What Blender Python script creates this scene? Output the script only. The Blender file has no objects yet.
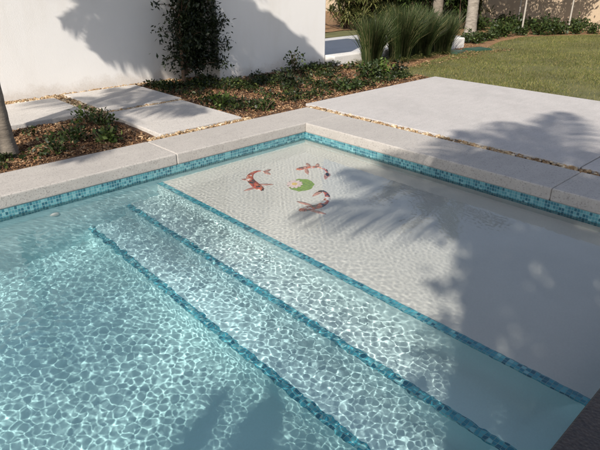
import bpy, bmesh, math, random
import numpy as np
from mathutils import Vector, Matrix, noise as mnoise

R = math.radians
C = bpy.context
sc = C.scene
COL = sc.collection

# ------------------------------------------------------------------ camera
cam = bpy.data.cameras.new('camera')
cam_o = bpy.data.objects.new('camera', cam)
COL.objects.link(cam_o)
cam.sensor_width = 36.0
cam.lens = 36.0 * 543.2 / 600.0
cam.clip_end = 1000
cam.clip_start = 0.05
cam_o.location = (-4.4775, -4.6483, 1.65)
YAW, PIT = R(46.62), R(25.03)
fw = Vector((math.cos(YAW) * math.cos(PIT), math.sin(YAW) * math.cos(PIT), -math.sin(PIT)))
cam_o.rotation_euler = fw.to_track_quat('-Z', 'Y').to_euler()
sc.camera = cam_o

# ------------------------------------------------------------------ light
SUN_AZ = R(27.0)        # direction the light travels, from +X
SUN_EL = R(38.0)
L = Vector((math.cos(SUN_AZ) * math.cos(SUN_EL), math.sin(SUN_AZ) * math.cos(SUN_EL), -math.sin(SUN_EL)))
world = bpy.data.worlds.new('World')
sc.world = world
world.use_nodes = True
wt = world.node_tree
bg = wt.nodes['Background']
sky = wt.nodes.new('ShaderNodeTexSky')
sky.sky_type = 'NISHITA'
sky.sun_disc = False
sky.sun_elevation = SUN_EL
sky.sun_rotation = math.atan2(-L.x, -L.y)
sky.air_density = 1.0
sky.dust_density = 1.2
hs = wt.nodes.new('ShaderNodeHueSaturation')
hs.inputs['Saturation'].default_value = 0.78
wt.links.new(sky.outputs[0], hs.inputs['Color'])
wt.links.new(hs.outputs[0], bg.inputs[0])
bg.inputs[1].default_value = 0.105
sun = bpy.data.lights.new('sun', 'SUN')
sun.energy = 4.6
sun.angle = R(0.5)
sun.color = (1.0, 0.93, 0.83)
sun.cycles.is_caustics_light = True
sun_o = bpy.data.objects.new('sun', sun)
sun_o.rotation_euler = L.to_track_quat('-Z', 'Y').to_euler()
sun_o.location = (-20, -12, 18)
COL.objects.link(sun_o)
sc.view_settings.view_transform = 'Standard'
sc.view_settings.look = 'None'
sc.view_settings.exposure = 0.5
sc.view_settings.gamma = 1.0
sc.view_settings.use_curve_mapping = False
sc.render.engine = 'CYCLES'
sc.cycles.caustics_refractive = True
sc.cycles.caustics_reflective = False
sc.cycles.use_denoising = True
sc.cycles.max_bounces = 8
sc.cycles.use_adaptive_sampling = True
sc.cycles.adaptive_threshold = 0.02

# ------------------------------------------------------------------ helpers
def tag(o, label=None, cat=None, group=None, kind=None):
    if label: o['label'] = label
    if cat: o['category'] = cat
    if group: o['group'] = group
    if kind: o['kind'] = kind
    return o

def empty(name, loc=(0, 0, 0), rz=0.0):
    o = bpy.data.objects.new(name, None)
    o.empty_display_size = 0.2
    o.location = loc
    o.rotation_euler = (0, 0, rz)
    COL.objects.link(o)
    return o

def link_mesh(name, me, mat, parent=None, smooth=False):
    if mat: me.materials.append(mat)
    if smooth: me.shade_smooth()
    o = bpy.data.objects.new(name, me)
    COL.objects.link(o)
    if parent: o.parent = parent
    return o

def np_mesh(name, v, f):
    """v (n,3); f (m,k) with a single k."""
    v = np.asarray(v, np.float32); f = np.asarray(f, np.int32)
    me = bpy.data.meshes.new(name)
    k = f.shape[1]
    me.vertices.add(len(v)); me.vertices.foreach_set('co', v.ravel())
    me.loops.add(f.size); me.loops.foreach_set('vertex_index', f.ravel())
    me.polygons.add(len(f))
    me.polygons.foreach_set('loop_start', np.arange(0, f.size, k, dtype=np.int32))
    me.update(calc_edges=True)
    me.validate()
    return me

def bm_mesh(name, bm):
    me = bpy.data.meshes.new(name)
    bmesh.ops.recalc_face_normals(bm, faces=bm.faces[:])
    bm.to_mesh(me); bm.free()
    return me

def box_bm(bm, lo, hi, bev=0.0, seg=2):
    lo, hi = Vector(lo), Vector(hi)
    r = bmesh.ops.create_cube(bm, size=1.0)
    vs = r['verts']
    for v in vs:
        v.co = Vector((lo[i] + (v.co[i] + 0.5) * (hi[i] - lo[i]) for i in range(3)))
    if bev > 0:
        es = list({e for v in vs for e in v.link_edges})
        bmesh.ops.bevel(bm, geom=es, offset=bev, segments=seg, affect='EDGES', profile=0.6)

def box(name, lo, hi, mat, parent=None, bev=0.0, seg=2):
    bm = bmesh.new(); box_bm(bm, lo, hi, bev, seg)
    return link_mesh(name, bm_mesh(name, bm), mat, parent)

def tube_vf(path, radii, n=10):
    path = [Vector(p) for p in path]
    vs, fs = [], []
    for i, p in enumerate(path):
        t = (path[min(i + 1, len(path) - 1)] - path[max(i - 1, 0)]).normalized()
        a = t.cross(Vector((0.31, 0.95, 0.05))).normalized(); b = t.cross(a)
        for k in range(n):
            ang = 2 * math.pi * k / n
            vs.append(p + (a * math.cos(ang) + b * math.sin(ang)) * radii[i])
    for i in range(len(path) - 1):
        for k in range(n):
            fs.append((i * n + k, i * n + (k + 1) % n, (i + 1) * n + (k + 1) % n, (i + 1) * n + k))
    return np.array([tuple(v) for v in vs]), np.array(fs)

def joinvf(parts):
    V, F, o = [], [], 0
    for v, f in parts:
        V.append(np.asarray(v, float)); F.append(np.asarray(f) + o); o += len(v)
    return np.concatenate(V), np.concatenate(F)

def unit(a):
    return a / np.maximum(np.linalg.norm(a, axis=-1, keepdims=True), 1e-9)

def leaves_vf(rng, pts, size, outward=None, droop=0.2, width=0.45, jitter=0.35):
    """one folded diamond leaf (two triangles as one quad pair) at each point"""
    n = len(pts)
    d = rng.normal(size=(n, 3))
    if outward is not None: d = unit(outward) * 1.1 + d * 0.8
    d = unit(d); d[:, 2] -= droop; d = unit(d)
    up = unit(rng.normal(size=(n, 3)) * 0.7 + np.array([0, 0, 0.8]))
    s = unit(np.cross(d, up)); nrm = np.cross(s, d)
    L_ = size * (1 + jitter * rng.normal(size=(n, 1)).clip(-1.5, 1.5))
    w = L_ * width * 0.5
    b = pts; tip = pts + d * L_ - nrm * L_ * 0.12
    l = pts + d * L_ * 0.45 + s * w + nrm * L_ * 0.05
    r = pts + d * L_ * 0.45 - s * w + nrm * L_ * 0.05
    v = np.stack([b, l, tip, r], 1).reshape(-1, 3)
    i = np.arange(n)[:, None] * 4
    return v, i + np.array([[0, 3, 2, 1]])

# ------------------------------------------------------------------ materials
def new_mat(name):
    m = bpy.data.materials.new(name); m.use_nodes = True
    nt = m.node_tree
    return m, nt, nt.nodes['Principled BSDF']

def N(nt, t, **kw):
    n = nt.nodes.new(t)
    for k, v in kw.items():
        if k in n.inputs: n.inputs[k].default_value = v
        else: setattr(n, k, v)
    return n

def ramp(nt, stops):
    n = nt.nodes.new('ShaderNodeValToRGB')
    els = n.color_ramp.elements
    while len(els) < len(stops): els.new(0.5)
    for e, (p, c) in zip(els, stops):
        e.position = p; e.color = (*c, 1)
    return n

def mixc(nt, fac, a, b, mode='MIX'):
    n = nt.nodes.new('ShaderNodeMix'); n.data_type = 'RGBA'; n.blend_type = mode
    for sock, val in ((n.inputs[0], fac), (n.inputs[6], a), (n.inputs[7], b)):
        if hasattr(val, 'links') or isinstance(val, bpy.types.NodeSocket): nt.links.new(val, sock)
        elif isinstance(val, (int, float)): sock.default_value = val
        else: sock.default_value = (*val, 1)
    return n.outputs[2]

def math_(nt, op, a, b=None, c=None):
    n = nt.nodes.new('ShaderNodeMath'); n.operation = op
    for s, v in zip(n.inputs, (a, b, c)):
        if v is None: continue
        if isinstance(v, (int, float)): s.default_value = v
        else: nt.links.new(v, s)
    return n.outputs[0]

def bump(nt, p, height, dist, strength=1.0):
    b = nt.nodes.new('ShaderNodeBump'); b.inputs['Strength'].default_value = strength
    b.inputs['Distance'].default_value = dist
    nt.links.new(height, b.inputs['Height']); nt.links.new(b.outputs[0], p.inputs['Normal'])

def objco(nt): return nt.nodes.new('ShaderNodeTexCoord').outputs['Object']

def noise(nt, co, scale, detail=4, rough=0.55):
    n = N(nt, 'ShaderNodeTexNoise'); n.inputs['Scale'].default_value = scale
    n.inputs['Detail'].default_value = detail; n.inputs['Roughness'].default_value = rough
    nt.links.new(co, n.inputs['Vector'])
    return n.outputs['Fac']

def stone(name, c_lo, c_hi, speck, rough=0.75, sp_scale=160, b=0.0015):
    m, nt, p = new_mat(name); co = objco(nt)
    big = ramp(nt, [(0.3, c_lo), (0.7, c_hi)]); nt.links.new(noise(nt, co, 1.7, 6, 0.65), big.inputs[0])
    v = N(nt, 'ShaderNodeTexVoronoi'); v.inputs['Scale'].default_value = sp_scale; nt.links.new(co, v.inputs['Vector'])
    fine = noise(nt, co, 60, 4, 0.7)
    sp = ramp(nt, [(0.35, (0, 0, 0)), (0.7, (1, 1, 1))]); nt.links.new(fine, sp.inputs[0])
    col = mixc(nt, math_(nt, 'MULTIPLY', sp.outputs[0], 0.55), big.outputs[0], speck)
    cell = nt.nodes.new('ShaderNodeSeparateColor'); nt.links.new(v.outputs['Color'], cell.inputs[0])
    dark = math_(nt, 'GREATER_THAN', cell.outputs[0], 0.9)
    col = mixc(nt, math_(nt, 'MULTIPLY', dark, 0.5), col, tuple(x * 0.5 for x in c_lo))
    st = ramp(nt, [(0.50, (0, 0, 0)), (0.62, (1, 1, 1))]); nt.links.new(noise(nt, co, .9, 7, .72), st.inputs[0])
    col = mixc(nt, math_(nt, 'MULTIPLY', st.outputs[0], .30), col, tuple(x * .74 for x in c_lo))
    sw = ramp(nt, [(0.4, (.95, .95, .95)), (0.65, (1.02, 1.02, 1.02))])
    mp = N(nt, 'ShaderNodeMapping'); mp.inputs['Scale'].default_value = (1, 5, 1); mp.inputs['Rotation'].default_value = (0, 0, .5)
    nt.links.new(co, mp.inputs[0]); nt.links.new(noise(nt, mp.outputs[0], 2.5, 5, .7), sw.inputs[0])
    col = mixc(nt, 1.0, col, sw.outputs[0], 'MULTIPLY')
    nt.links.new(col, p.inputs['Base Color']); p.inputs['Roughness'].default_value = rough
    h = math_(nt, 'ADD', fine, v.outputs['Distance'])
    bump(nt, p, h, b)
    return m

M = {}
M['coping'] = stone('coping_stone', (.385, .36, .335), (.45, .42, .39), (.31, .285, .26), b=.0008, sp_scale=110)
M['deck'] = stone('deck_concrete', (.43, .405, .39), (.495, .47, .452), (.38, .355, .34))
M['slab'] = stone('slab_concrete', (.46, .43, .40), (.54, .51, .48), (.42, .39, .36), sp_scale=90)
M['ledge'] = stone('dark_aggregate', (.026, .020, .021), (.045, .034, .032), (.10, .072, .052), rough=0.5, sp_scale=70, b=.003)
M['kerb'] = stone('white_kerb', (.62, .60, .57), (.74, .72, .69), (.5, .48, .45))
M['drive'] = stone('driveway_concrete', (.46, .45, .44), (.54, .53, .52), (.40, .39, .38))

def wall_paint(name, c, stain, amt=0.35):
    m, nt, p = new_mat(name); co = objco(nt)
    mp = N(nt, 'ShaderNodeMapping'); mp.inputs['Scale'].default_value = (1.6, 1.6, 0.35); nt.links.new(co, mp.inputs[0])
    st = ramp(nt, [(0.5, (0, 0, 0)), (0.75, (1, 1, 1))]); nt.links.new(noise(nt, mp.outputs[0], 1.5, 5), st.inputs[0])
    col = mixc(nt, math_(nt, 'MULTIPLY', st.outputs[0], amt), c, stain)
    nt.links.new(col, p.inputs['Base Color']); p.inputs['Roughness'].default_value = 0.85
    sep = nt.nodes.new('ShaderNodeSeparateXYZ'); nt.links.new(co, sep.inputs[0])
    edge = math_(nt, 'SUBTRACT', math_(nt, 'MULTIPLY', noise(nt, co, 5, 6, .7), .42), math_(nt, 'ADD', sep.outputs[2], .04))
    sp = ramp(nt, [(0.0, (0, 0, 0)), (.12, (1, 1, 1))]); nt.links.new(edge, sp.inputs[0])
    spl = math_(nt, 'MULTIPLY', math_(nt, 'MULTIPLY', sp.outputs[0], noise(nt, co, 40, 4, .7)), .55)
    col = mixc(nt, spl, col, (.34, .25, .17))
    nt.links.new(col, p.inputs['Base Color'])
    h = math_(nt, 'ADD', noise(nt, co, 60, 4), math_(nt, 'MULTIPLY', noise(nt, co, 2.0, 2), 3.0))
    bump(nt, p, h, .0025, 0.5)
    return m
M['white_wall'] = wall_paint('white_render', (.74, .72, .70), (.60, .56, .50))
M['beige_wall'] = wall_paint('beige_render', (.45, .345, .24), (.35, .26, .175), .5)

def plaster(name, c, c2):
    m, nt, p = new_mat(name); co = objco(nt)
    r = ramp(nt, [(0.35, c), (0.65, c2)]); nt.links.new(noise(nt, co, 1.3, 6, .6), r.inputs[0])
    f = ramp(nt, [(0.3, (.93, .93, .93)), (0.7, (1, 1, 1))]); nt.links.new(noise(nt, co, 90, 3, .7), f.inputs[0])
    nt.links.new(mixc(nt, 1.0, r.outputs[0], f.outputs[0], 'MULTIPLY'), p.inputs['Base Color'])
    p.inputs['Roughness'].default_value = 0.7
    return m
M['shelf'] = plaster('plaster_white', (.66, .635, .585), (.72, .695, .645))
M['step'] = plaster('plaster_water_tint_pale', (.53, .70, .715), (.58, .745, .755))  # white plaster with the water's light absorption painted in, bluer at each level
M['step_low'] = plaster('plaster_water_tint_mid', (.48, .72, .76), (.53, .765, .80))
M['basin'] = plaster('plaster_water_tint_deep', (.48, .81, .845), (.53, .85, .88))  # deepest painted water tint, also brightened in place of missing caustic light

BAND = [(0.0, (.025, .11, .15)), (0.18, (.045, .165, .21)), (0.42, (.075, .235, .27)), (0.7, (.115, .30, .33)), (0.93, (.17, .36, .385))]
EDGE = [(0.0, (.02, .15, .22)), (0.14, (.035, .25, .34)), (0.4, (.065, .36, .45)), (0.72, (.12, .46, .53)), (0.93, (.26, .58, .62))]
def mosaic(name, axes, pitch, grout=(.22, .36, .37), rough=0.16, cols=BAND):
    """small glass tiles: one colour per tile, thin grout between; axes = the two object axes of the strip"""
    m, nt, p = new_mat(name); co = objco(nt)
    sep = nt.nodes.new('ShaderNodeSeparateXYZ'); nt.links.new(co, sep.inputs[0])
    u = math_(nt, 'DIVIDE', sep.outputs[axes[0]], pitch[0]); v = math_(nt, 'DIVIDE', sep.outputs[axes[1]], pitch[1])
    fu, fv = math_(nt, 'FLOOR', u), math_(nt, 'FLOOR', v)
    cmb = nt.nodes.new('ShaderNodeCombineXYZ'); nt.links.new(fu, cmb.inputs[0]); nt.links.new(fv, cmb.inputs[1])
    wn = nt.nodes.new('ShaderNodeTexWhiteNoise'); wn.noise_dimensions = '3D'; nt.links.new(cmb.outputs[0], wn.inputs['Vector'])
    r = ramp(nt, cols)
    r.color_ramp.interpolation = 'CONSTANT'; nt.links.new(wn.outputs['Value'], r.inputs[0])
    def edge(x):
        fr = math_(nt, 'FRACT', x)
        return math_(nt, 'LESS_THAN', math_(nt, 'MINIMUM', fr, math_(nt, 'SUBTRACT', 1.0, fr)), 0.055)
    g = math_(nt, 'MAXIMUM', edge(u), edge(v))
    nt.links.new(mixc(nt, g, r.outputs[0], grout), p.inputs['Base Color'])
    rr = math_(nt, 'MULTIPLY_ADD', g, 0.5, rough); nt.links.new(rr, p.inputs['Roughness'])
    bump(nt, p, math_(nt, 'SUBTRACT', 1.0, g), .0015, 0.5)
    return m
M['tile_xz'] = mosaic('glass_mosaic_along_wall', (0, 2), (.0245, .0292))
M['tile_yz'] = mosaic('glass_mosaic_side_wall', (1, 2), (.0245, .0292))
M['tile_yx'] = mosaic('glass_mosaic_step_edge', (1, 0), (.0245, .0245), cols=EDGE)

def island(name, stops, rough=0.8, mul=None, trans=0.0, spec=0.3, hs=None):
    m, nt, p = new_mat(name)
    g = nt.nodes.new('ShaderNodeNewGeometry')
    r = ramp(nt, stops); nt.links.new(g.outputs['Random Per Island'], r.inputs[0])
    col = r.outputs[0]
    nz = ramp(nt, [(0.3, (.6, .6, .6)), (0.7, (1.15, 1.15, 1.15))]); nt.links.new(noise(nt, objco(nt), 3.0 if hs is None else hs, 3), nz.inputs[0])
    col = mixc(nt, 1.0, col, nz.outputs[0], 'MULTIPLY')
    nt.links.new(col, p.inputs['Base Color'])
    p.inputs['Roughness'].default_value = rough
    p.inputs['Specular IOR Level'].default_value = spec
    if trans:
        t = nt.nodes.new('ShaderNodeBsdfTranslucent'); nt.links.new(col, t.inputs[0])
        mx = nt.nodes.new('ShaderNodeMixShader'); mx.inputs[0].default_value = trans
        out = nt.nodes['Material Output']
        nt.links.new(p.outputs[0], mx.inputs[1]); nt.links.new(t.outputs[0], mx.inputs[2]); nt.links.new(mx.outputs[0], out.inputs[0])
    return m
M['pebble'] = island('tan_pebbles', [(0, (.16, .09, .04)), (.35, (.30, .19, .095)), (.7, (.44, .32, .19)), (1, (.62, .53, .40))], .7)
M['chips'] = island('mulch_chips', [(0, (.06, .030, .016)), (.4, (.185, .092, .044)), (.8, (.33, .19, .095)), (1, (.50, .36, .22))], .9)
M['cover'] = island('groundcover_leaf', [(0, (.013, .022, .008)), (.5, (.026, .042, .012)), (.85, (.05, .070, .018)), (1, (.13, .15, .035))], .45, trans=.25)
M['bush'] = island('bush_leaf', [(0, (.022, .040, .012)), (.6, (.045, .072, .020)), (1, (.10, .14, .035))], .45, trans=.25)
M['lime'] = island('lime_leaf', [(0, (.05, .09, .02)), (.5, (.10, .16, .03)), (1, (.20, .26, .07))], .4, trans=.3)
M['darkleaf'] = island('dark_leaf', [(0, (.010, .016, .007)), (.6, (.020, .030, .012)), (1, (.045, .060, .022))], .4, trans=.15)
M['reed'] = island('reed_blade', [(0, (.022, .038, .012)), (.55, (.045, .070, .020)), (.85, (.09, .11, .04)), (1, (.24, .20, .10))], .5, trans=.2)
M['yellowleaf'] = island('variegated_leaf', [(0, (.04, .06, .015)), (.5, (.11, .12, .035)), (1, (.30, .27, .11))], .5, trans=.25)
M['frond'] = island('palm_leaflet', [(0, (.030, .050, .014)), (1, (.07, .095, .025))], .4, trans=.15)
M['grass'] = island('grass_blade', [(0, (.080, .105, .024)), (.5, (.145, .152, .040)), (.85, (.23, .205, .07)), (1, (.32, .26, .11))], .7, trans=.2, hs=.9)

def simple(name, c, rough=.6, c2=None, scale=8, stretch=(1, 1, 1), b=0.0):
    m, nt, p = new_mat(name); co = objco(nt)
    mp = N(nt, 'ShaderNodeMapping'); mp.inputs['Scale'].default_value = stretch; nt.links.new(co, mp.inputs[0])
    f = noise(nt, mp.outputs[0], scale, 5, .65)
    r = ramp(nt, [(0.32, c), (0.68, c2 or tuple(x * .7 for x in c))]); nt.links.new(f, r.inputs[0])
    nt.links.new(r.outputs[0], p.inputs['Base Color']); p.inputs['Roughness'].default_value = rough
    if b: bump(nt, p, f, b)
    return m
M['soil'] = simple('bed_soil', (.11, .058, .030), .95, (.045, .024, .013), 22, b=.02)
M['turf'] = simple('lawn_turf', (.125, .115, .040), .95, (.070, .072, .022), 2.2, b=.01)
M['earth'] = simple('earth', (.12, .10, .05), .95, (.08, .075, .03), 1.5)
M['leaf_litter'] = simple('leaf_litter', (.27, .15, .065), .95, (.14, .075, .035), 9, b=.02)
M['bark'] = simple('palm_bark', (.25, .21, .165), .9, (.12, .10, .08), 7, (1, 1, 3.2), .012)
M['bark_pale'] = simple('pale_palm_bark', (.32, .28, .235), .9, (.15, .125, .10), 6, (1, 1, 3), .012)
M['white_trunk'] = simple('white_bark', (.42, .38, .33), .8, (.28, .25, .21), 14)
M['brown_stem'] = simple('brown_stem', (.16, .10, .06), .9, (.09, .055, .035), 14, (1, 1, .3), .004)
M['cover_lid'] = simple('green_plastic_lid', (.03, .085, .055), .45, (.022, .06, .04), 20)
M['white_fitting'] = simple('white_plastic_fitting', (.75, .75, .73), .35, (.70, .70, .68), 6)

def koi_mat():
    m, nt, p = new_mat('koi_tesserae'); co = objco(nt)
    r = ramp(nt, [(0.0, (.012, .010, .014)), (.43, (.50, .030, .014)), (.485, (.68, .10, .02)), (.55, (.70, .22, .10)), (.585, (.86, .83, .79))])
    r.color_ramp.interpolation = 'CONSTANT'
    v = N(nt, 'ShaderNodeTexVoronoi'); v.inputs['Scale'].default_value = 60; nt.links.new(co, v.inputs['Vector'])
    f = noise(nt, v.outputs['Position'], 13, 2, .5)
    nt.links.new(f, r.inputs[0])
    ve = N(nt, 'ShaderNodeTexVoronoi'); ve.feature = 'DISTANCE_TO_EDGE'; ve.inputs['Scale'].default_value = 60; nt.links.new(co, ve.inputs['Vector'])
    gr = math_(nt, 'MULTIPLY', math_(nt, 'LESS_THAN', ve.outputs['Distance'], .06), .28)
    nt.links.new(mixc(nt, gr, r.outputs[0], (.55, .52, .48)), p.inputs['Base Color']); p.inputs['Roughness'].default_value = .25
    return m
M['koi'] = koi_mat()
M['fin'] = simple('koi_fin_tesserae', (.78, .40, .32), .3, (.30, .10, .08), 26)
M['pad'] = simple('lily_pad_tesserae', (.24, .40, .02), .3, (.09, .22, .012), 30)
M['petal'] = simple('petal_tesserae', (.76, .52, .50), .3, (.80, .66, .62), 30)
M['stamen'] = simple('stamen_tesserae', (.80, .48, .08), .3, (.80, .60, .20), 30)

def water_mat():
    m = bpy.data.materials.new('pool_water'); m.use_nodes = True
    nt = m.node_tree; nt.nodes.clear()
    out = nt.nodes.new('ShaderNodeOutputMaterial'); g = nt.nodes.new('ShaderNodeBsdfGlass')
    g.inputs['IOR'].default_value = 1.333; g.inputs['Roughness'].default_value = 0.0
    g.inputs['Color'].default_value = (.965, .99, .99, 1)
    nt.links.new(g.outputs[0], out.inputs[0])
    return m
M['water'] = water_mat()

# ------------------------------------------------------------------ setting: ground
PX0, PY0 = -7.0, -4.215              # the pool is x in [PX0, 0], y in [PY0, 0]
ZW, ZS, Z2, Z3, ZB = -0.19, -0.37, -0.69, -0.955, -1.22
X1, X2, X3 = -2.035, -2.40, -2.785

def sheet(name, x0, x1, y0, y1, z, n, amp, fr, mat, kind='structure', seed=0):
    nx = max(2, int((x1 - x0) * n)); ny = max(2, int((y1 - y0) * n))
    v = []
    for j in range(ny + 1):
        for i in range(nx + 1):
            x = x0 + (x1 - x0) * i / nx; y = y0 + (y1 - y0) * j / ny
            v.append((x, y, z + amp * mnoise.fractal(Vector((x * fr, y * fr, seed)), 1.0, 2.0, 3)))
    f = [(j * (nx + 1) + i, j * (nx + 1) + i + 1, (j + 1) * (nx + 1) + i + 1, (j + 1) * (nx + 1) + i) for j in range(ny) for i in range(nx)]
    o = link_mesh(name, np_mesh(name, v, f), mat, smooth=True)
    return tag(o, kind=kind)

gv, gf = [], []
O = 250
for (x0, x1, y0, y1) in ((-O, O, 0.3, O), (-O, O, -O, PY0 - .3), (-O, PX0 - .3, PY0 - .3, .3), (.3, O, PY0 - .3, .3)):
    b = len(gv); gv += [(x0, y0, -.16), (x1, y0, -.16), (x1, y1, -.16), (x0, y1, -.16)]; gf.append((b, b + 1, b + 2, b + 3))
tag(link_mesh('ground', np_mesh('ground', gv, gf), M['earth']), kind='structure')

sheet('planting_bed', -9, 3.85, .575, 3.9, -.045, 9, .035, 1.7, M['soil'], seed=4)
tag(sheet('driveway', 3.75, 10.2, 3.25, 6.35, -.03, .5, 0, 1, M['drive']), kind='structure')
sheet('verge', 3.0, 12.5, 6.35, 7.3, -.02, 3, .02, 1, M['turf'], seed=7)
sheet('leaf_bed', 3.0, 14.5, 7.3, 14, .0, 3, .05, .8, M['leaf_litter'], seed=8)

def poly_sheet(name, pts, z, mat, n=4, amp=.02, fr=.9, seed=1, up=None):
    bm = bmesh.new()
    vs = [bm.verts.new((x, y, 0)) for x, y in pts]
    bm.faces.new(vs)
    xs = [q[0] for q in pts]; ys = [q[1] for q in pts]
    for ax, lo, hi in ((0, min(xs), max(xs)), (1, min(ys), max(ys))):
        k = int((hi - lo) * n)
        for i in range(1, k):
            co = [0, 0, 0]; no = [0, 0, 0]; co[ax] = lo + (hi - lo) * i / k; no[ax] = 1
            bmesh.ops.bisect_plane(bm, geom=bm.verts[:] + bm.edges[:] + bm.faces[:], plane_co=co, plane_no=no)
    for v in bm.verts:
        v.co.z = z + amp * mnoise.fractal(Vector((v.co.x * fr, v.co.y * fr, seed)), 1.0, 2.0, 3) + (up(v.co) if up else 0)
    return tag(link_mesh(name, bm_mesh(name, bm), mat, smooth=True), kind='structure')

LAWN = [(3.84, -14), (14.0, -14), (14.0, 1.2), (12.6, 2.0), (11.2, 2.75), (9.6, 2.65), (8.2, 2.2), (6.6, 2.15), (5.4, 1.95), (4.3, 1.75), (3.5, 1.45), (3.4, .76), (3.84, .75)]
poly_sheet('lawn', LAWN, -.035, M['turf'], 3, .02)
BACK = [(3.5, 1.45), (4.3, 1.75), (5.4, 1.95), (6.6, 2.15), (8.2, 2.2), (9.6, 2.65), (11.2, 2.75), (12.6, 2.0), (14.0, 1.2), (14.0, -14), (14.9, -14), (14.9, 6.3), (10.2, 6.3), (10.2, 3.25), (3.86, 3.25), (3.86, 1.6)]
poly_sheet('back_bed', BACK, -.04, M['leaf_litter'], 4, .03, seed=11)

# patio: the deck slabs right of the pool
def slabs(name, rects, z0, z1, mat, bev=.006):
    bm = bmesh.new()
    for (x0, x1, y0, y1) in rects: box_bm(bm, (x0, y0, z0), (x1, y1, z1), bev, 2)
    return link_mesh(name, bm_mesh(name, bm), mat)
tag(slabs('patio', [(.715, 3.83, -2.945, .735), (.715, 3.83, -12.5, -2.957)], -.14, .002, M['deck'], .008), kind='structure')
tag(slabs('pool_terrace', [(-14, .7, -12.5, PY0 - .62), (-14, PX0 - .62, PY0 - .615, .58)], -.14, -.004, M['deck'], .006), kind='structure')
tag(slabs('gravel_base', [(.60, .713, -12, .735), (-9.0, .60, .592, .71)], -.14, -.03, M['soil'], 0), kind='structure')

# ------------------------------------------------------------------ swimming pool
pool = empty('swimming_pool', (0, 0, 0))
tag(pool, 'sunken swimming pool with white sun shelf, tiled step edges and pale stone coping', 'swimming pool')

def quad_strip(name, pts, y0, y1, mat, parent, ny=1):
    v = []; 
    for (x, z) in pts: v += [(x, y0, z), (x, y1, z)]
    f = [(2 * i, 2 * i + 1, 2 * i + 3, 2 * i + 2) for i in range(len(pts) - 1)]
    o = link_mesh(name, np_mesh(name, v, f), mat, parent)
    o.cycles.is_caustics_receiver = True
    return o

def rounded(x, z0, z1, r=.018, n=4):
    """profile from tread z0 over a rounded nosing down the riser to z1 (going -x)"""
    out = []
    for k in range(n + 1):
        a = math.pi / 2 * k / n
        out.append((x + r - r * math.sin(a), z0 - r + r * math.cos(a)))
    out.append((x, z1))
    return out
n1, n2, n3 = rounded(X1, ZS, Z2), rounded(X2, Z2, Z3), rounded(X3, Z3, ZB)
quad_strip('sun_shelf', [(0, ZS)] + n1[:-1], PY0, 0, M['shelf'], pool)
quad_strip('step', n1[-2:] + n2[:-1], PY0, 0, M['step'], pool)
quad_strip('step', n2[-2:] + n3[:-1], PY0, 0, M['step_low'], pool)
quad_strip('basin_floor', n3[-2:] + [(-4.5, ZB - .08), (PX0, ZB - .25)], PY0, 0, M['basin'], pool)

def flat(name, v, mat, parent, recv=True):
    n = len(v)
    o = link_mesh(name, np_mesh(name, v, [list(range(n))]), mat, parent)
    if recv: o.cycles.is_caustics_receiver = True
    return o
ZT0, ZT1 = -.262, -.116
zd = ZB - .4
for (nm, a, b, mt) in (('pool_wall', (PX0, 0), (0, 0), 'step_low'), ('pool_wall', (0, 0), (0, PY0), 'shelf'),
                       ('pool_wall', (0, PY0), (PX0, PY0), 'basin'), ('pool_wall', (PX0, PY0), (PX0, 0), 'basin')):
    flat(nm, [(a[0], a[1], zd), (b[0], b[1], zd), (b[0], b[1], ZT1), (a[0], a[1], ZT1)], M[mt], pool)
e = .004
for a, b, mt in (((PX0, -e), (-e, -e), 'tile_xz'), ((-e, -e), (-e, PY0 + e), 'tile_yz'), ((-e, PY0 + e), (PX0 + e, PY0 + e), 'tile_xz')):
    flat('tile_band', [(a[0], a[1], ZT0), (b[0], b[1], ZT0), (b[0], b[1], ZT1 + .002), (a[0], a[1], ZT1 + .002)], M[mt], pool)
for x, z in ((X1, ZS), (X2, Z2), (X3, Z3)):
    o = box('step_trim', (x - .003, PY0 + .006, z - .012), (x + .056, -.006, z + .003), M['tile_yx'], pool)
    o.cycles.is_caustics_receiver = True
# coping: separate stones with a fine joint, bullnosed edge, standing 2 cm over the tile
g = .0012
def coping(lo, hi, mat=None): return box('coping', lo, hi, mat or M['coping'], pool, .018, 3)
for x0, x1 in ((PX0 - .6, -5.4), (-5.4, -3.6), (-3.6, -1.79), (-1.79, .6)):
    coping((x0 + g, -.012, ZT1), (x1 - g, .585, 0))
for y0, y1 in ((-3.0, -.015), (PY0 + .02, -3.0)):
    coping((-.012, y0 + g, ZT1), (.6, y1 - g, 0))
coping((PX0 - .6, PY0 - .6, ZT1), (PX0 + .012, -.015, 0))
box('dark_coping', (PX0 + .02, PY0 - .6, ZT1), (.6, PY0 + .012, .012), M['ledge'], pool, .022, 3)['label'] = 'dark brown pebble aggregate coping at the near end'
# return fitting on the left wall
def disc_vf(r0, r1, h, n=24):
    v, f = [], []
    prof = [(0, h), (r0 * .55, h), (r0, h * .8), (r1, 0)]
    for r, z in prof:
        for k in range(n):
            a = 2 * math.pi * k / n; v.append((r * math.cos(a), -z, r * math.sin(a)))
    for i in range(len(prof) - 1):
        for k in range(n): f.append((i * n + k, i * n + (k + 1) % n, (i + 1) * n + (k + 1) % n, (i + 1) * n + k))
    return v, f
v, f = disc_vf(.03, .042, .014)
o = link_mesh('return_fitting', np_mesh('return_fitting', v, f), M['white_fitting'], pool, True); o.location = (-3.05, -.002, -.43)
o.cycles.is_caustics_receiver = True

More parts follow.
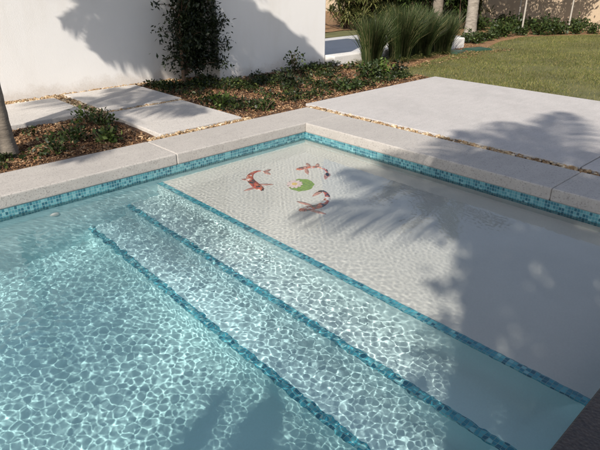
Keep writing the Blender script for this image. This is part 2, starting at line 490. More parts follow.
# water: one rippled sheet
rng = np.random.default_rng(11)
wx0, wx1, wy0, wy1 = PX0 + .002, -.006, PY0 + .006, -.006
xs = np.concatenate([np.linspace(wx0, -5.1, 80, endpoint=False), np.linspace(-5.1, wx1, 930)])
ys = np.linspace(wy0, wy1, 740)
nx, ny = len(xs), len(ys)
X, Y = np.meshgrid(xs, ys)
def waves(l0, l1, n, kappa, mean, spread):
    """n sine trains of wavelength l0..l1 whose summed curvature has the rms value kappa (1/m)"""
    Zz = np.zeros_like(X)
    for _ in range(n):
        k = 2 * np.pi / (l0 * (l1 / l0) ** rng.random()); d = rng.normal(mean, spread)
        Zz += kappa * math.sqrt(2.0 / n) / k ** 2 * np.sin(k * (np.cos(d) * X + np.sin(d) * Y) + rng.random() * 6.28)
    return Zz
rip = waves(.030, .095, 110, 1.7, .5, 1.0)
small = waves(.028, .047, 70, 4.2, .9, 1.6)
fine = waves(.030, .06, 40, 1.3, 2.35, .35)
swell = waves(.5, 1.3, 10, .03, 0, 3)
def sstep(a, b, x):
    t = np.clip((x - a) / (b - a), 0, 1); return t * t * (3 - 2 * t)
deep = sstep(1.4, 2.4, -X)
patch = .75 + .5 * np.sin(1.9 * X + .7 * Y + 1) * np.sin(1.3 * Y - .8 * X + .4)
gust = 1 + .5 * np.sin(2.7 * X - 1.1 * Y + 2) * np.sin(1.7 * Y + 1.3 * X)
Zw = ZW + rip * gust * (.20 + .74 * deep) + small * (.12 + .58 * deep * (1 - .6 * sstep(2.6, 3.3, -X))) * patch + fine * (1 - deep * .6) + swell
idx = np.arange(nx * ny).reshape(ny, nx)
wf = np.stack([idx[:-1, :-1], idx[:-1, 1:], idx[1:, 1:], idx[1:, :-1]], -1).reshape(-1, 4)
water = link_mesh('water', np_mesh('water', np.stack([X, Y, Zw], -1).reshape(-1, 3), wf), M['water'], smooth=True)
tag(water, kind='structure')
water.cycles.is_caustics_caster = True

# ------------------------------------------------------------------ koi and lily mosaics on the shelf
def smooth_path(pts, n=40):
    P = [Vector((x, y, 0)) for x, y in pts]; out = []
    P = [P[0] * 2 - P[1]] + P + [P[-1] * 2 - P[-2]]
    m = len(P) - 3
    for i in range(n + 1):
        t = i / n * m; k = min(int(t), m - 1); t -= k
        a, b, c, d = P[k:k + 4]
        out.append(.5 * ((2 * b) + (c - a) * t + (2 * a - 5 * b + 4 * c - d) * t * t + (3 * b - a - 3 * c + d) * t ** 3))
    return out

def ribbon(path, wid, z0=.001, th=.005):
    v, f = [], []
    n = len(path)
    for i, p in enumerate(path):
        t = (path[min(i + 1, n - 1)] - path[max(i - 1, 0)]).normalized(); s = Vector((-t.y, t.x, 0)); w = wid[i]
        for q, z in ((p + s * w, z0), (p + s * w, z0 + th), (p - s * w, z0 + th), (p - s * w, z0)): v.append((q.x, q.y, z))
    for i in range(n - 1):
        a = 4 * i
        for k in range(3): f.append((a + k, a + k + 1, a + k + 5, a + k + 4))
    f.append((0, 1, 2, 3)); b = 4 * (n - 1); f.append((b, b + 1, b + 2, b + 3))
    return v, f

def koi(label, spine, tails, fins, wmax=.046):
    cx = sum(p[0] for p in spine) / len(spine); cy = sum(p[1] for p in spine) / len(spine)
    root = empty('koi_mosaic', (cx, cy, ZS)); tag(root, label, 'mosaic', 'koi mosaics on the pool shelf')
    loc = lambda P: [(x - cx, y - cy) for x, y in P]
    path = smooth_path(loc(spine), 40)
    prof = []
    for i in range(41):
        t = i / 40
        prof.append(wmax * ((.55 + .45 * math.sin(math.pi / 2 * t / .2)) if t < .2 else (1 - (t - .2) / .8) ** .9 * .80 + .20) * (1 if t > .03 else .6))
    o = link_mesh('body', np_mesh('body', *ribbon(path, prof)), M['koi'], root); o.cycles.is_caustics_receiver = True
    end = loc(spine)[-1]
    for tl in loc(tails):
        p = [Vector((end[0] + (tl[0] - end[0]) * t, end[1] + (tl[1] - end[1]) * t, 0)) for t in (0, .35, .7, 1)]
        o = link_mesh('tail_fin', np_mesh('tail_fin', *ribbon(p, [.012, .026, .020, .004], .0005, .004)), M['fin'], root); o.cycles.is_caustics_receiver = True
    F = loc(fins)
    for a, b in zip(F[0::2], F[1::2]):
        p = [Vector((b[0] + (a[0] - b[0]) * t, b[1] + (a[1] - b[1]) * t, 0)) for t in (0, .3, .65, 1)]
        o = link_mesh('fin', np_mesh('fin', *ribbon(p, [.010, .020, .022, .005], .0005, .004)), M['fin'], root); o.cycles.is_caustics_receiver = True
    return root
koi('orange and white koi mosaic nearest the left pool wall, curling open to the right',
    [(-1.397, -.865), (-1.374, -.777), (-1.339, -.664), (-1.29, -.54), (-1.224, -.462), (-1.153, -.419), (-1.077, -.415), (-1.047, -.48)],
    [(-.949, -.459), (-1.055, -.582)], [(-1.353, -.482), (-1.30, -.56), (-1.526, -.747), (-1.375, -.75), (-1.215, -.811), (-1.34, -.70)])
koi('red and black koi mosaic below the lily pad, nearest the step edge',
    [(-1.464, -1.451), (-1.395, -1.463), (-1.315, -1.484), (-1.236, -1.495), (-1.138, -1.461), (-1.052, -1.397), (-.995, -1.316), (-.976, -1.256)],
    [(-1.036, -1.262), (-1.146, -1.295)], [(-1.332, -1.28), (-1.30, -1.45), (-1.342, -1.66), (-1.384, -1.49)])
koi('pale pink koi mosaic above the lily pad, nearest the pool corner',
    [(-.77, -.661), (-.687, -.665), (-.603, -.686), (-.548, -.737), (-.515, -.795), (-.533, -.872), (-.588, -.947)],
    [(-.739, -1.066), (-.662, -1.04)], [(-.524, -.573), (-.59, -.68), (-.447, -.667), (-.53, -.74), (-.768, -.841), (-.651, -.69)], .038)

lily = empty('lily_mosaic', (-1.03, -1.0, ZS)); tag(lily, 'green lily pad mosaic with a pink flower, amid the three koi', 'mosaic')
ax = Vector((.133, -.16, 0)).normalized(); ay = Vector((-ax.y, ax.x, 0))
def plate(name, outline, z, mat, th=.004):
    n = len(outline)
    v = [(p.x, p.y, z) for p in outline] + [(p.x, p.y, z + th) for p in outline]
    bm = bmesh.new(); vv = [bm.verts.new(q) for q in v]
    bm.faces.new(vv[n:]);
    for i in range(n): bm.faces.new((vv[i], vv[(i + 1) % n], vv[n + (i + 1) % n], vv[n + i]))
    bmesh.ops.triangulate(bm, faces=[f for f in bm.faces if len(f.verts) > 4])
    o = link_mesh(name, bm_mesh(name, bm), mat, lily); o.cycles.is_caustics_receiver = True
    return o
rr = random.Random(2)
pad = []
for k in range(48):
    a = 2 * math.pi * k / 48; r = 1 + .03 * math.sin(7 * a) + .02 * math.sin(11 * a)
    if k in (23, 24, 25): r *= .55
    pad.append(ax * (.125 * r * math.cos(a)) + ay * (.165 * r * math.sin(a)) + ax * .012)
plate('lily_pad', pad, .001, M['pad'])
fc = ax * -.055 + ay * .01
fl = []
for k in range(80):
    a = 2 * math.pi * k / 80; r = .72 + .28 * abs(math.cos(5.5 * a))
    fl.append(fc + ax * (.082 * r * math.cos(a)) + ay * (.118 * r * math.sin(a)))
plate('flower', fl, .0055, M['petal'])
plate('flower_centre', [fc + ax * (.028 * math.cos(2 * math.pi * k / 20)) + ay * (.034 * math.sin(2 * math.pi * k / 20)) for k in range(20)], .010, M['stamen'])

# ------------------------------------------------------------------ walls
o = box('white_wall', (-9.5, 3.75, -.15), (.985, 4.0, 3.3), M['white_wall'], None, .012)
tag(o, 'long white rendered wall section at the left, above the stepping slabs', 'wall')
o = box('white_wall', (.988, 3.10, -.15), (3.52, 4.0, 3.3), M['white_wall'], None, .012)
tag(o, 'white rendered wall section with a square end, right of the dark wall shrub', 'wall')
bw = empty('boundary_wall', (15, 0, 0))
tag(bw, 'beige rendered boundary wall behind the lawn and small trees', 'wall')
box('wall_panel', (-.1, -16, -.2), (.15, 26, 2.4), M['beige_wall'], bw)
box('wall_cap', (-.16, -16, 2.402), (.21, 26, 2.5), M['beige_wall'], bw, .01)

# ------------------------------------------------------------------ stepping slabs
for lab, x0, x1, y0, y1 in (('rectangular concrete slab at the left, mostly behind the palm trunk', -3.35, -1.66, 2.26, 3.48),
                            ('concrete stepping slab against the white wall, behind the front slab', -1.47, -.33, 2.21, 3.60),
                            ('concrete stepping slab nearest the pool coping, streaked with palm shade', -1.55, -.40, .72, 2.09)):
    cx, cy = (x0 + x1) / 2, (y0 + y1) / 2
    s = box('stepping_slab', (x0 - cx, y0 - cy, -.09), (x1 - cx, y1 - cy, .008), M['slab'], None, .012, 2)
    s.location = (cx, cy, 0); tag(s, lab, 'paving slab', 'stepping slabs by the wall')

# ------------------------------------------------------------------ kerb, block, lids
bm = bmesh.new(); box_bm(bm, (0, 0, -.1), (3.0, .28, .15), .02, 2)
o = link_mesh('low_kerb', bm_mesh('low_kerb', bm), M['kerb']); o.location = (3.54, 2.86, 0); o.rotation_euler = (0, 0, R(-1.5))
tag(o, 'low white stone kerb running from the wall end behind the reeds', 'kerb')
bm = bmesh.new(); box_bm(bm, (-.30, -.17, -.1), (.30, .17, .20), .03, 3)
for v in bm.verts: v.co += Vector((mnoise.noise(v.co * 4), mnoise.noise(v.co * 4 + Vector((9, 0, 0))), 0)) * .012
o = link_mesh('kerb_block', bm_mesh('kerb_block', bm), M['kerb']); o.location = (7.65, 2.86, 0); o.rotation_euler = (0, 0, R(-9))
tag(o, 'white stone block at the right end of the reeds', 'stone block')
for lab, x, y, rz, sx in (('green plastic utility lid in bare soil, nearer the white block', 6.95, 2.33, 8, .26), ('green plastic utility lid in bare soil, further right and back', 7.75, 2.2, -14, .28)):
    root = empty('utility_lid', (x, y, -.02), R(rz)); tag(root, lab, 'utility cover', 'green utility lids')
    box('rim', (-sx, -.20, -.08), (sx, .20, .018), M['cover_lid'], root, .012)
    box('lid', (-sx + .03, -.17, .0185), (sx - .03, .17, .030), M['cover_lid'], root, .006)

# ------------------------------------------------------------------ pebbles and mulch (nobody could count them)
ico = bmesh.new(); bmesh.ops.create_icosphere(ico, subdivisions=1, radius=1.0)
ICO_V = np.array([v.co[:] for v in ico.verts]); ICO_F = np.array([[v.index for v in f.verts] for f in ico.faces]); ico.free()
def scatter_pebbles(name, rects, dens, s0, s1, z, mat, seed):
    rg = np.random.default_rng(seed); parts = []
    for (x0, x1, y0, y1) in rects:
        n = int((x1 - x0) * (y1 - y0) * dens)
        for _ in range(n):
            p = np.array([rg.uniform(x0, x1), rg.uniform(y0, y1), z + rg.uniform(0, .012)])
            s = rg.uniform(s0, s1); v = ICO_V * (1 + .22 * rg.normal(size=(len(ICO_V), 1)).clip(-1.3, 1.3)) * np.array([s, s * rg.uniform(.6, 1), s * rg.uniform(.45, .75)])
            a = rg.uniform(0, 6.28); c, sn = math.cos(a), math.sin(a)
            v = v @ np.array([[c, sn, 0], [-sn, c, 0], [0, 0, 1]]) + p
            parts.append((v, ICO_F))
    v, f = joinvf(parts)
    return tag(link_mesh(name, np_mesh(name, v, f), mat), kind='stuff')
scatter_pebbles('gravel', [(-1.55, -.36, 2.10, 2.20), (.605, .712, -6.0, .60), (-1.75, -.30, .60, .715), (-1.52, -.36, 2.09, 2.21), (-1.66, -1.475, 2.2, 3.6), (-3.6, -.2, 3.5, 3.745), (-.2, .45, 3.62, 3.74)],
                1500, .013, .028, -.022, M['pebble'], 5)

def chips(name, zones, mat, seed, l0=.012, l1=.05):
    rg = np.random.default_rng(seed); VV = []; 
    for (x0, x1, y0, y1, dens, z) in zones:
        n = int((x1 - x0) * (y1 - y0) * dens)
        p = np.stack([rg.uniform(x0, x1, n), rg.uniform(y0, y1, n), np.full(n, z)], 1)
        p[:, 2] += np.array([.035 * mnoise.fractal(Vector((q[0] * 1.7, q[1] * 1.7, 4)), 1.0, 2.0, 3) for q in p]) + rg.uniform(.002, .022, n)
        a = rg.uniform(0, 6.28, n); tl = rg.normal(0, .35, n)
        d = np.stack([np.cos(a) * np.cos(tl), np.sin(a) * np.cos(tl), np.sin(tl)], 1)
        s = unit(np.cross(d, unit(rg.normal(size=(n, 3)) * .5 + np.array([0, 0, 1.]))))
        ln = rg.uniform(l0, l1, (n, 1)) * .5; w = rg.uniform(.003, .009, (n, 1))
        nn = np.cross(s, d) * .004
        VV.append(np.stack([p - d * ln - s * w, p + d * ln - s * w * .7, p + d * ln + s * w * .7 + nn, p - d * ln + s * w + nn], 1).reshape(-1, 3))
    v = np.concatenate(VV); f = np.arange(len(v)).reshape(-1, 4)
    return tag(link_mesh(name, np_mesh(name, v, f), mat), kind='stuff')
chips('mulch', [(-4.2, -1.62, .60, 2.22, 3400, -.045), (-.36, 3.8, .62, 3.72, 2000, -.045), (3.5, 8.5, 1.6, 2.9, 500, -.035)], M['chips'], 3)

# lawn blades
def inpoly(px, py, poly):
    ins = np.zeros(len(px), bool); n = len(poly)
    for i in range(n):
        x1, y1 = poly[i]; x2, y2 = poly[(i + 1) % n]
        c = ((y1 > py) != (y2 > py)) & (px < (x2 - x1) * (py - y1) / (y2 - y1 + 1e-12) + x1)
        ins ^= c
    return ins
def blades(name, poly, box_, n, h, w, mat, seed, z):
    rg = np.random.default_rng(seed)
    x = rg.uniform(box_[0], box_[1], n); y = rg.uniform(box_[2], box_[3], n)
    k = inpoly(x, y, poly); x, y = x[k], y[k]
    # thinner where the turf is worn
    worn = np.array([mnoise.fractal(Vector((a * .55, b * .55, 3.3)), 1.0, 2.0, 2) for a, b in zip(x, y)])
    keep = rg.random(len(x)) < np.clip(.85 - worn * 1.3, .25, 1); x, y = x[keep], y[keep]; n = len(x)
    p = np.stack([x, y, np.full(n, z)], 1); a = rg.uniform(0, 6.28, n)
    s = np.stack([np.cos(a), np.sin(a), 0 * a], 1) * w
    hh = h * rg.uniform(.5, 1.3, (n, 1))
    lean = np.concatenate([rg.normal(0, .45, (n, 2)), np.ones((n, 1))], 1) * hh
    v = np.stack([p - s, p + s, p + lean], 1).reshape(-1, 3)
    return tag(link_mesh(name, np_mesh(name, v, np.arange(3 * n).reshape(-1, 3)), mat), kind='stuff')
blades('grass', LAWN, (3.4, 14, -6.5, 2.8), 190000, .035, .0045, M['grass'], 9, -.035)

# ------------------------------------------------------------------ low planting
def plant_mesh(seed, r, h, n, leaf, sq=1.0):
    rg = np.random.default_rng(seed)
    nst = max(6, int(n / 26)); pts = []; outs = []
    for _ in range(nst):
        a = rg.uniform(0, 6.28); rad = r * rg.uniform(.15, 1) ** .7; top = np.array([math.cos(a) * rad, math.sin(a) * rad, h * rg.uniform(.45, 1.0) * (1 - .45 * (rad / r) ** 2)])
        m = int(n / nst); t = rg.uniform(.25, 1, m)[:, None]
        q = top * t * np.array([1, 1, 1]) + rg.normal(0, leaf * .8, (m, 3)); q[:, 2] = np.maximum(q[:, 2], .01)
        pts.append(q); outs.append(q - np.array([0, 0, -.05]))
    pts = np.concatenate(pts); outs = np.concatenate(outs)
    return leaves_vf(rg, pts, leaf, outs, .15, .55)
def stems_vf(seed, r, h, k=6):
    rg = np.random.default_rng(seed + 77); P = []
    for _ in range(k):
        a = rg.uniform(0, 6.28); q = rg.uniform(.2, .75) * r
        P.append(tube_vf([(0, 0, -.03), (math.cos(a) * q * .5, math.sin(a) * q * .5, h * .4), (math.cos(a) * q, math.sin(a) * q, h * .8)], [.006, .004, .002], 5))
    return joinvf(P)
def bush(name, label, x, y, r, h, n, leaf, mat, seed, cat='plant', group=None, z=-.03):
    root = empty(name, (x, y, z)); tag(root, label, cat, group)
    link_mesh('foliage', np_mesh('foliage', *plant_mesh(seed, r, h, n, leaf)), mat, root)
    link_mesh('stem', np_mesh('stem', *stems_vf(seed, r, h)), M['brown_stem'], root)
    return root

# ground cover: one mass of creeping leaves
rg = np.random.default_rng(21); parts = []
zones = [((-.25, 3.7), (1.05, 3.05), 340, .12), ((-.2, 1.0), (2.2, 3.6), 70, .12), ((-3.4, -1.7), (.75, 1.9), 24, .08)]
for (xr, yr, n, hh) in zones:
    for _ in range(n):
        x, y = rg.uniform(*xr), rg.uniform(*yr)
        dn = mnoise.fractal(Vector((x * 1.3, y * 1.3, 8.1)), 1.0, 2.0, 2)
        if rg.random() > .62 + dn * 1.5 or (x > 2.6 and y < .95): continue
        if x > .95 and y > 3.0: continue
        r = rg.uniform(.08, .19); m = int(rg.uniform(20, 60))
        a = rg.uniform(0, 6.28, m); rad = r * np.sqrt(rg.random(m))
        p = np.stack([x + np.cos(a) * rad, y + np.sin(a) * rad, -.03 + rg.uniform(.02, hh, m) * (1.1 - rad / r * .6)], 1)
        parts.append(leaves_vf(rg, p, .042, None, .05, .6))
v, f = joinvf(parts)
tag(link_mesh('ground_cover', np_mesh('ground_cover', v, f), M['cover']), kind='stuff')

low = 'low plants in the mulch beds'
for i, (lab, x, y, r, h, n, leaf, mt) in enumerate([
    ('dark rounded low shrub beside the left corner of the front stepping slab', -1.80, 1.62, .17, .24, 420, .035, 'bush'),
    ('pale green seedling in mulch just behind the dark rounded shrub by the slabs', -1.86, 1.98, .15, .20, 120, .05, 'lime'),
    ('small leafy plant at the foot of the left palm trunk', -2.62, .93, .20, .16, 200, .045, 'bush'),
    ('dark sprawling plant in the mulch between palm trunk and rounded shrub', -2.32, 1.25, .22, .15, 240, .045, 'bush'),
    ('yellow green plant in the mulch beside the coping, right of the palm trunk', -2.10, .98, .16, .14, 120, .05, 'lime'),
    ('bright yellow green sprawling plant at the bed edge beside the front slab', -.12, 1.55, .24, .15, 170, .06, 'lime'),
    ('dark low plant at the corner of the bed close to the pool coping', .18, .95, .20, .15, 230, .045, 'bush'),
    ('glossy leafy shrub at the deck end of the wall bed', 3.05, 1.55, .27, .30, 420, .055, 'bush'),
    ('bright green pale tipped plant near the deck corner', 3.45, 1.62, .24, .27, 230, .06, 'lime'),
    ('small dark shrub alone in the soil at the edge of the lawn', 3.85, 1.55, .20, .22, 260, .05, 'darkleaf'),
    ('tall upright sprig against the right white wall', 2.35, 2.75, .20, .48, 260, .05, 'bush'),
    ('dark mounded shrub in the middle of the wall bed', 1.45, 1.85, .30, .28, 460, .05, 'darkleaf'),
    ('wide dark mound of leaves close to the patio gravel joint', 1.95, 1.15, .27, .18, 330, .05, 'bush'),
]):
    bush('low_plant', lab, x, y, r, h, n, leaf, M[mt], 100 + i, 'plant', low)

# ------------------------------------------------------------------ dark shrub trained up the wall
root = empty('wall_shrub', (.52, 3.14, -.03)); tag(root, 'tall dark leafy shrub trained up the white wall in its inner corner', 'shrub')
rg = np.random.default_rng(31)
trk = [tube_vf([(-.22, 0, 0), (-.20, .03, .5), (-.14, .08, 1.2), (-.05, .1, 2.3)], [.032, .028, .022, .012], 8)]
pts = []
for k in range(950):
    h = rg.uniform(.30, 2.75); half = .46 * (.72 + .35 * math.sin(h * 2.3 + 1)) * (1 if h > .6 else .75)
    c = np.array([rg.normal(.06, half * .43), rg.normal(.08, .10), h])
    if abs(c[0]) > .62: continue
    m = 26; pts.append(c + rg.normal(0, .075, (m, 3)))
    if k % 6 == 0: trk.append(tube_vf([(-.18 + .05 * h, .06, max(.15, h - .35)), tuple(c * .6 + np.array([-.05, .03, h * .35])), tuple(c)], [.009, .006, .003], 5))
for (x, z) in ((-.52, .85), (-.6, 1.25), (-.5, .45), (.55, .95), (.58, .62), (.55, 1.5), (-.55, 1.8)):
    pts.append(np.array([x, .02, z]) + rg.normal(0, .06, (34, 3)))
    trk.append(tube_vf([(-.15, .06, z - .15), (x * .6, .04, z - .03), (x, .02, z)], [.007, .005, .003], 5))
pts = np.concatenate(pts); k = pts[:, 0] > .28; pts[k, 1] = np.minimum(pts[k, 1] - .12, -.09)
link_mesh('foliage', np_mesh('foliage', *leaves_vf(rg, pts, .06, None, .25, .45)), M['darkleaf'], root)
link_mesh('trunk', np_mesh('trunk', *joinvf(trk)), M['brown_stem'], root)

# ------------------------------------------------------------------ reeds
def reed_clump(label, x, y, h, r, n, seed):
    root = empty('reed_clump', (x, y, -.03)); tag(root, label, 'ornamental grass', 'reed clumps along the kerb')
    rg = np.random.default_rng(seed)
    a = rg.uniform(0, 6.28, n); b = np.stack([np.cos(a), np.sin(a), 0 * a], 1) * (r * .45 * np.sqrt(rg.random((n, 1))))
    out = unit(b + rg.normal(0, .05, (n, 3)) * np.array([1, 1, 0])); hh = h * rg.uniform(.55, 1.08, (n, 1)); sp = rg.uniform(.05, .7, (n, 1)) ** 1.3 * h * .7
    s = np.stack([-np.sin(a + 1), np.cos(a + 1), 0 * a], 1) * rg.uniform(.0035, .006, (n, 1))
    V = []
    for t, wf in ((0, 1), (.35, 1), (.7, .75), (1.0, .15)):
        c = b + out * sp * t ** 2.1 + np.array([0, 0, 1.0]) * hh * (t - .10 * t ** 3)
        V += [c - s * wf, c + s * wf]
    v = np.stack(V, 1).reshape(-1, 3); i = np.arange(n)[:, None] * 8
    f = np.concatenate([i + np.array([[0, 1, 3, 2]]), i + np.array([[2, 3, 5, 4]]), i + np.array([[4, 5, 7, 6]])])
    link_mesh('blades', np_mesh('blades', v, f), M['reed'], root)
    m = n // 6; a2 = rg.uniform(0, 6.28, m); d = np.stack([np.cos(a2), np.sin(a2), rg.uniform(.05, .5, m)], 1)
    p = d * np.array([1, 1, 0]) * r * .25; s2 = np.stack([-d[:, 1], d[:, 0], 0 * a2], 1) * .005; ln = rg.uniform(.25, .5, (m, 1)) * h * .8
    e2 = p + d * ln * .6; e3 = p + d * np.array([1, 1, .35]) * ln
    vv = np.stack([p - s2, p + s2, e2 + s2, e2 - s2, e3 - s2 * .2, e3 + s2 * .2], 1).reshape(-1, 3); j = np.arange(m)[:, None] * 6
    ff = np.concatenate([j + np.array([[0, 1, 2, 3]]), j + np.array([[3, 2, 5, 4]])])
    link_mesh('dry_blades', np_mesh('dry_blades', vv, ff), M['yellowleaf'], root)
reed_clump('leftmost green reed clump, nearest the white wall end', 4.35, 2.60, 1.02, .40, 1100, 41)
reed_clump('second reed clump from the left, tallest of the row', 5.15, 2.50, 1.16, .46, 1500, 42)
reed_clump('third reed clump from the left, in the thick of the row', 5.85, 2.50, 1.05, .50, 1400, 43)
reed_clump('rightmost reed clump, beside the white stone block', 6.60, 2.48, .95, .50, 1300, 44)

# ------------------------------------------------------------------ palms
def frond_vf(rg, base, az, el, ln, sag, nl=46, lw=.026, ll=.55):
    d = np.array([math.cos(az) * math.cos(el), math.sin(az) * math.cos(el), math.sin(el)])
    pts = []; p = np.array(base, float); n = 14; dirv = d.copy()
    for i in range(n + 1):
        pts.append(p.copy()); dirv = dirv + np.array([0, 0, -sag / n * (.5 + 1.4 * i / n)]); dirv = dirv / np.linalg.norm(dirv); p = p + dirv * ln / n
    pts = np.array(pts)
    V, F = tube_vf([tuple(q) for q in pts], list(np.linspace(.028, .006, n + 1)), 5)
    parts = [(V, F)]
    lv = []
    for k in range(nl):
        t = .16 + .84 * k / (nl - 1); x = t * n; i = min(int(x), n - 1); q = pts[i] + (pts[i + 1] - pts[i]) * (x - i)
        tg = unit(pts[i + 1] - pts[i]); sd = unit(np.cross(tg, np.array([0, 0, 1.])))
        l = ll * (math.sin(math.pi * (.12 + .86 * t)) ** .6) * rg.uniform(.85, 1.1)
        for sg in (-1, 1):
            dd = unit(sd * sg * 1.0 + tg * (.45 + .5 * t) + np.array([0, 0, -.25]) + rg.normal(0, .07, 3)); wv = unit(np.cross(dd, np.cross(tg, sd))) * lw
            m = q + dd * l * .5; e_ = q + dd * l + np.array([0, 0, -.22 * l])
            lv.append(np.stack([q - wv * .4, q + wv * .4, m + wv, m - wv])); lv.append(np.stack([m - wv, m + wv, e_ + wv * .12, e_ - wv * .12]))
    v = np.concatenate(lv); parts.append((v, np.arange(len(v)).reshape(-1, 4)))
    return joinvf(parts)

def palm(label, x, y, h, r0, r1, nf, fl, seed, lean=(0, 0), mat='bark', gap=None, sag=1.0, ll=.55, group='tall feather palms', lw=.03, z=-.04, lo=-.35):
    root = empty('palm_tree', (x, y, z)); tag(root, label, 'palm', group)
    rg = np.random.default_rng(seed)
    n = int(h / .085); path = []; rad = []
    for i in range(n + 1):
        t = i / n
        path.append((lean[0] * t * t, lean[1] * t * t, h * t)); rr_ = r1 + (r0 - r1) * ((1 - t) ** 2 * .6 + (1 - t) * .4) + (.35 * r0 * math.exp(-t * h / .16))
        rad.append(rr_ * (1.03 if i % 2 else .985))
    v, f = tube_vf(path, rad, 16)
    link_mesh('trunk', np_mesh('trunk', v, f), M[mat], root, True)
    top = np.array(path[-1]); P = []
    for k in range(nf):
        t = k / nf; el = 1.25 - (1.25 - lo) * t ** .8 + rg.normal(0, .08)
        if gap and gap[0] < math.degrees(k * 2.39996) % 360 < gap[1]: continue
        P.append(frond_vf(rg, top + np.array([0, 0, rg.uniform(-.1, .1)]), k * 2.39996 + rg.normal(0, .12), el, fl * rg.uniform(.85, 1.1), sag + rg.uniform(-.1, .35), ll=ll, lw=lw))
    v, f = joinvf(P)
    link_mesh('crown', np_mesh('crown', v, f), M['frond'], root)
    return root
palm('slender grey palm trunk standing in the mulch at the left edge', -3.0, 1.24, 4.6, .088, .062, 15, 1.9, 51, (.12, .05), ll=.5)
palm('stout palm trunk rising behind the reed clumps', 10.95, 5.5, 4.2, .16, .14, 12, 2.2, 52, mat='bark')
palm('stout palm trunk at the back bed, right of the reeds', 10.35, 3.95, 4.6, .155, .14, 12, 2.2, 53, (-.1, .1), mat='bark_pale')
palm('palm behind the viewer shading the sun shelf', -7.2, -6.16, 5.4, .15, .11, 18, 1.75, 54, (.1, .05), gap=(150, 262), sag=.62, ll=.55, lo=.18, lw=.018)
palm('palm at the far end of the pool shading the stepping slabs', -8.1, -1.2, 5.6, .14, .10, 8, 1.5, 55, (.5, .1), lw=.016, lo=.15, sag=.7)
palm('palm left of the slabs shading the white wall', -3.75, 1.5, 6.25, .085, .06, 10, 1.6, 56, (-1.2, 0), lw=.02)
palm('palm on the near terrace shading the patio', -7.35, -6.85, 7.0, .15, .11, 12, 1.6, 57, lw=.018)

# ------------------------------------------------------------------ broadleaf trees
def tree(name, label, x, y, h, cr, n, leaf, mat, bark, seed, tr=.05, group=None, squash=.8, cat='tree', clumps=40, z=-.04, clear=0.0):
    root = empty(name, (x, y, z)); tag(root, label, cat, group)
    rg = np.random.default_rng(seed)
    parts = [tube_vf([(0, 0, 0), (tr * .4, 0, h * .35), (-tr * .3, tr * .3, h * .7), (0, 0, h)], [tr * 1.15, tr * .95, tr * .75, tr * .45], 10)]
    pts = []
    for _ in range(clumps):
        d = unit(rg.normal(size=3)); rad = cr * rg.uniform(.35, 1.0) ** .6
        c = np.array([0, 0, h]) + d * np.array([rad, rad, rad * squash])
        c[2] = max(c[2], clear)
        m = int(n / clumps); pts.append(c + rg.normal(0, cr * .16, (m, 3)))
        parts.append(tube_vf([(0, 0, h * rg.uniform(.6, .85)), tuple((c + np.array([0, 0, h])) * .5 + np.array([0, 0, -.1 * cr])), tuple(c)], [tr * .4, tr * .22, tr * .08], 5))
    v, f = joinvf(parts); link_mesh('trunk', np_mesh('trunk', v, f), M[bark], root, False)
    link_mesh('crown', np_mesh('crown', *leaves_vf(rg, np.concatenate(pts), leaf, None, .2, .5)), M[mat], root)
    return root
st = 'small white trunked trees along the boundary wall'
for i, (lab, x, y, h) in enumerate((('leftmost small white trunked tree by the boundary wall', 12.9, 3.82, 2.35), ('small white trunked tree, second from the left, leaning slightly', 11.55, 3.0, 2.3), ('rightmost small white trunked tree by the boundary wall', 13.35, 2.42, 2.35))):
    tree('small_tree', lab, x, y, h, .95, 3200, .09, 'bush', 'white_trunk', 60 + i, .024, st, 1.05, clear=1.25)
tree('shade_tree', 'broad leafy shade tree behind the viewer, shading the near pool end', -8.85, -7.78, 6.0, 1.0, 5200, .13, 'bush', 'brown_stem', 70, .14, None, 1.35, clumps=60)

# leafy columns added out of view to cast two pillar shadows into the water
for i, (lab, x, y, h, r) in enumerate((('slim leafy column added out of view to shade the pool floor', -7.98, -4.88, 3.6, .065), ('thicker leafy column added out of view to shade the pool floor', -7.4, -4.97, 3.38, .125))):
    root = empty('shadow_column', (x, y, 0)); tag(root, lab, 'shrub', 'leafy columns added to cast shadows')
    rg = np.random.default_rng(80 + i); nn = 5200; a = rg.uniform(0, 6.28, nn); zz = rg.uniform(.1, h, nn); rr_ = r * np.sqrt(rg.random(nn)) * np.clip((h - zz) / .3, .2, 1)
    link_mesh('foliage', np_mesh('foliage', *leaves_vf(rg, np.stack([np.cos(a) * rr_, np.sin(a) * rr_, zz], 1), .06, None, 0, .5)), M['darkleaf'], root)
    link_mesh('stem', np_mesh('stem', *tube_vf([(0, 0, 0), (0, 0, h * .9)], [.03, .012], 8)), M['brown_stem'], root)

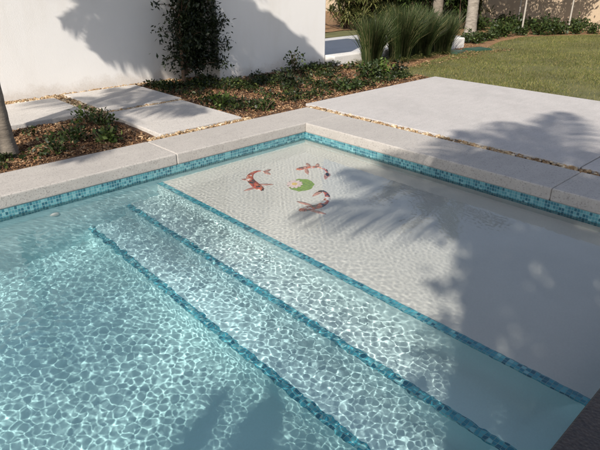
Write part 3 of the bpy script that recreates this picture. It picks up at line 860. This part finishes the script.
# ------------------------------------------------------------------ shrubs along the boundary
rg = np.random.default_rng(90)
edge = [(8.9, 3.05), (9.6, 3.15), (10.3, 3.2), (10.9, 3.2), (11.5, 3.05), (12.1, 2.7), (12.6, 2.4), (13.1, 2.1), (13.6, 1.8), (14.0, 1.4), (14.3, .6), (12.4, 3.5), (13.4, 3.0), (14.1, 2.4), (11.9, 3.9), (13.2, 4.4), (12.3, 4.7), (13.8, 3.7)]
protos = []
for k in range(3):
    protos.append((np_mesh('foliage', *plant_mesh(200 + k, .42, .55, 700, .085)), np_mesh('stem', *stems_vf(200 + k, .42, .55))))
for mm, ss in protos: mm.materials.append(M['bush']); ss.materials.append(M['brown_stem'])
for i, (x, y) in enumerate(edge):
    root = empty('border_shrub', (x, y, -.03), rg.uniform(0, 6.28)); s = rg.uniform(.6, .95); root.scale = (s, s, s * (.7 if i < 3 else 1))
    tag(root, 'low dark green shrub in the row along the foot of the boundary wall', 'shrub', 'border shrubs along the boundary wall')
    for me, nm in zip(protos[i % 3], ('foliage', 'stem')):
        o = bpy.data.objects.new(nm, me); o.parent = root; COL.objects.link(o)

# spiky variegated clumps at the back left
def spiky(label, x, y, h, n, mat, seed, group='spiky plants behind the driveway'):
    root = empty('spiky_plant', (x, y, 0)); tag(root, label, 'plant', group)
    rg = np.random.default_rng(seed); V = []
    heads = rg.normal(0, h * .22, (n // 26, 3)); heads[:, 2] = rg.uniform(.12, .95, len(heads)) * h
    for hd in heads:
        m = 26; a = rg.uniform(0, 6.28, m); el = rg.uniform(-.3, 1.2, m)
        d = np.stack([np.cos(a) * np.cos(el), np.sin(a) * np.cos(el), np.sin(el)], 1); s = unit(np.cross(d, np.array([0, 0, 1.]))) * .018
        ln = rg.uniform(.25, .5, (m, 1)); mid = hd + d * ln * .55; tip = hd + d * ln + np.array([0, 0, -.12])
        V.append(np.stack([hd - s * .5, hd + s * .5, mid + s, mid - s], 1).reshape(-1, 4, 3)); V.append(np.stack([mid - s, mid + s, tip + s * .1, tip - s * .1], 1).reshape(-1, 4, 3))
    v = np.concatenate(V).reshape(-1, 3)
    link_mesh('foliage', np_mesh('foliage', v, np.arange(len(v)).reshape(-1, 4)), M[mat], root)
    P = [tube_vf([(hd[0] * .3, hd[1] * .3, 0), (hd[0] * .8, hd[1] * .8, hd[2] * .6), tuple(hd)], [.025, .018, .012], 6) for hd in heads[:14]]
    link_mesh('stem', np_mesh('stem', *joinvf(P)), M['brown_stem'], root)
for i, (lab, x, y, h, m) in enumerate((
    ('yellow green spiky plant nearest the white wall end', 10.6, 8.7, 1.7, 'yellowleaf'), ('tall pale spiky plant right behind the leftmost reeds', 9.3, 7.6, 1.5, 'yellowleaf'), ('bushy spiky plant in the leaf bed behind the reed row', 9.9, 6.9, 1.6, 'yellowleaf'), ('dark bushy spiky plant beside the driveway end', 10.6, 6.3, 1.5, 'bush'), ('spiky pale plant behind the leftmost reeds', 11.3, 7.9, 1.8, 'yellowleaf'),
    ('spiky plant behind the second reed clump', 12.2, 7.5, 1.7, 'yellowleaf'), ('dark spiky plant left of the stout palm trunk', 12.0, 6.5, 1.8, 'bush'),
    ('yellow green spiky plant behind the stout palm trunk', 13.0, 6.0, 1.8, 'yellowleaf'), ('dark spiky plant between the two stout palms', 12.2, 5.4, 1.6, 'bush'))):
    spiky(lab, x, y, h, 1900, m, 300 + i)
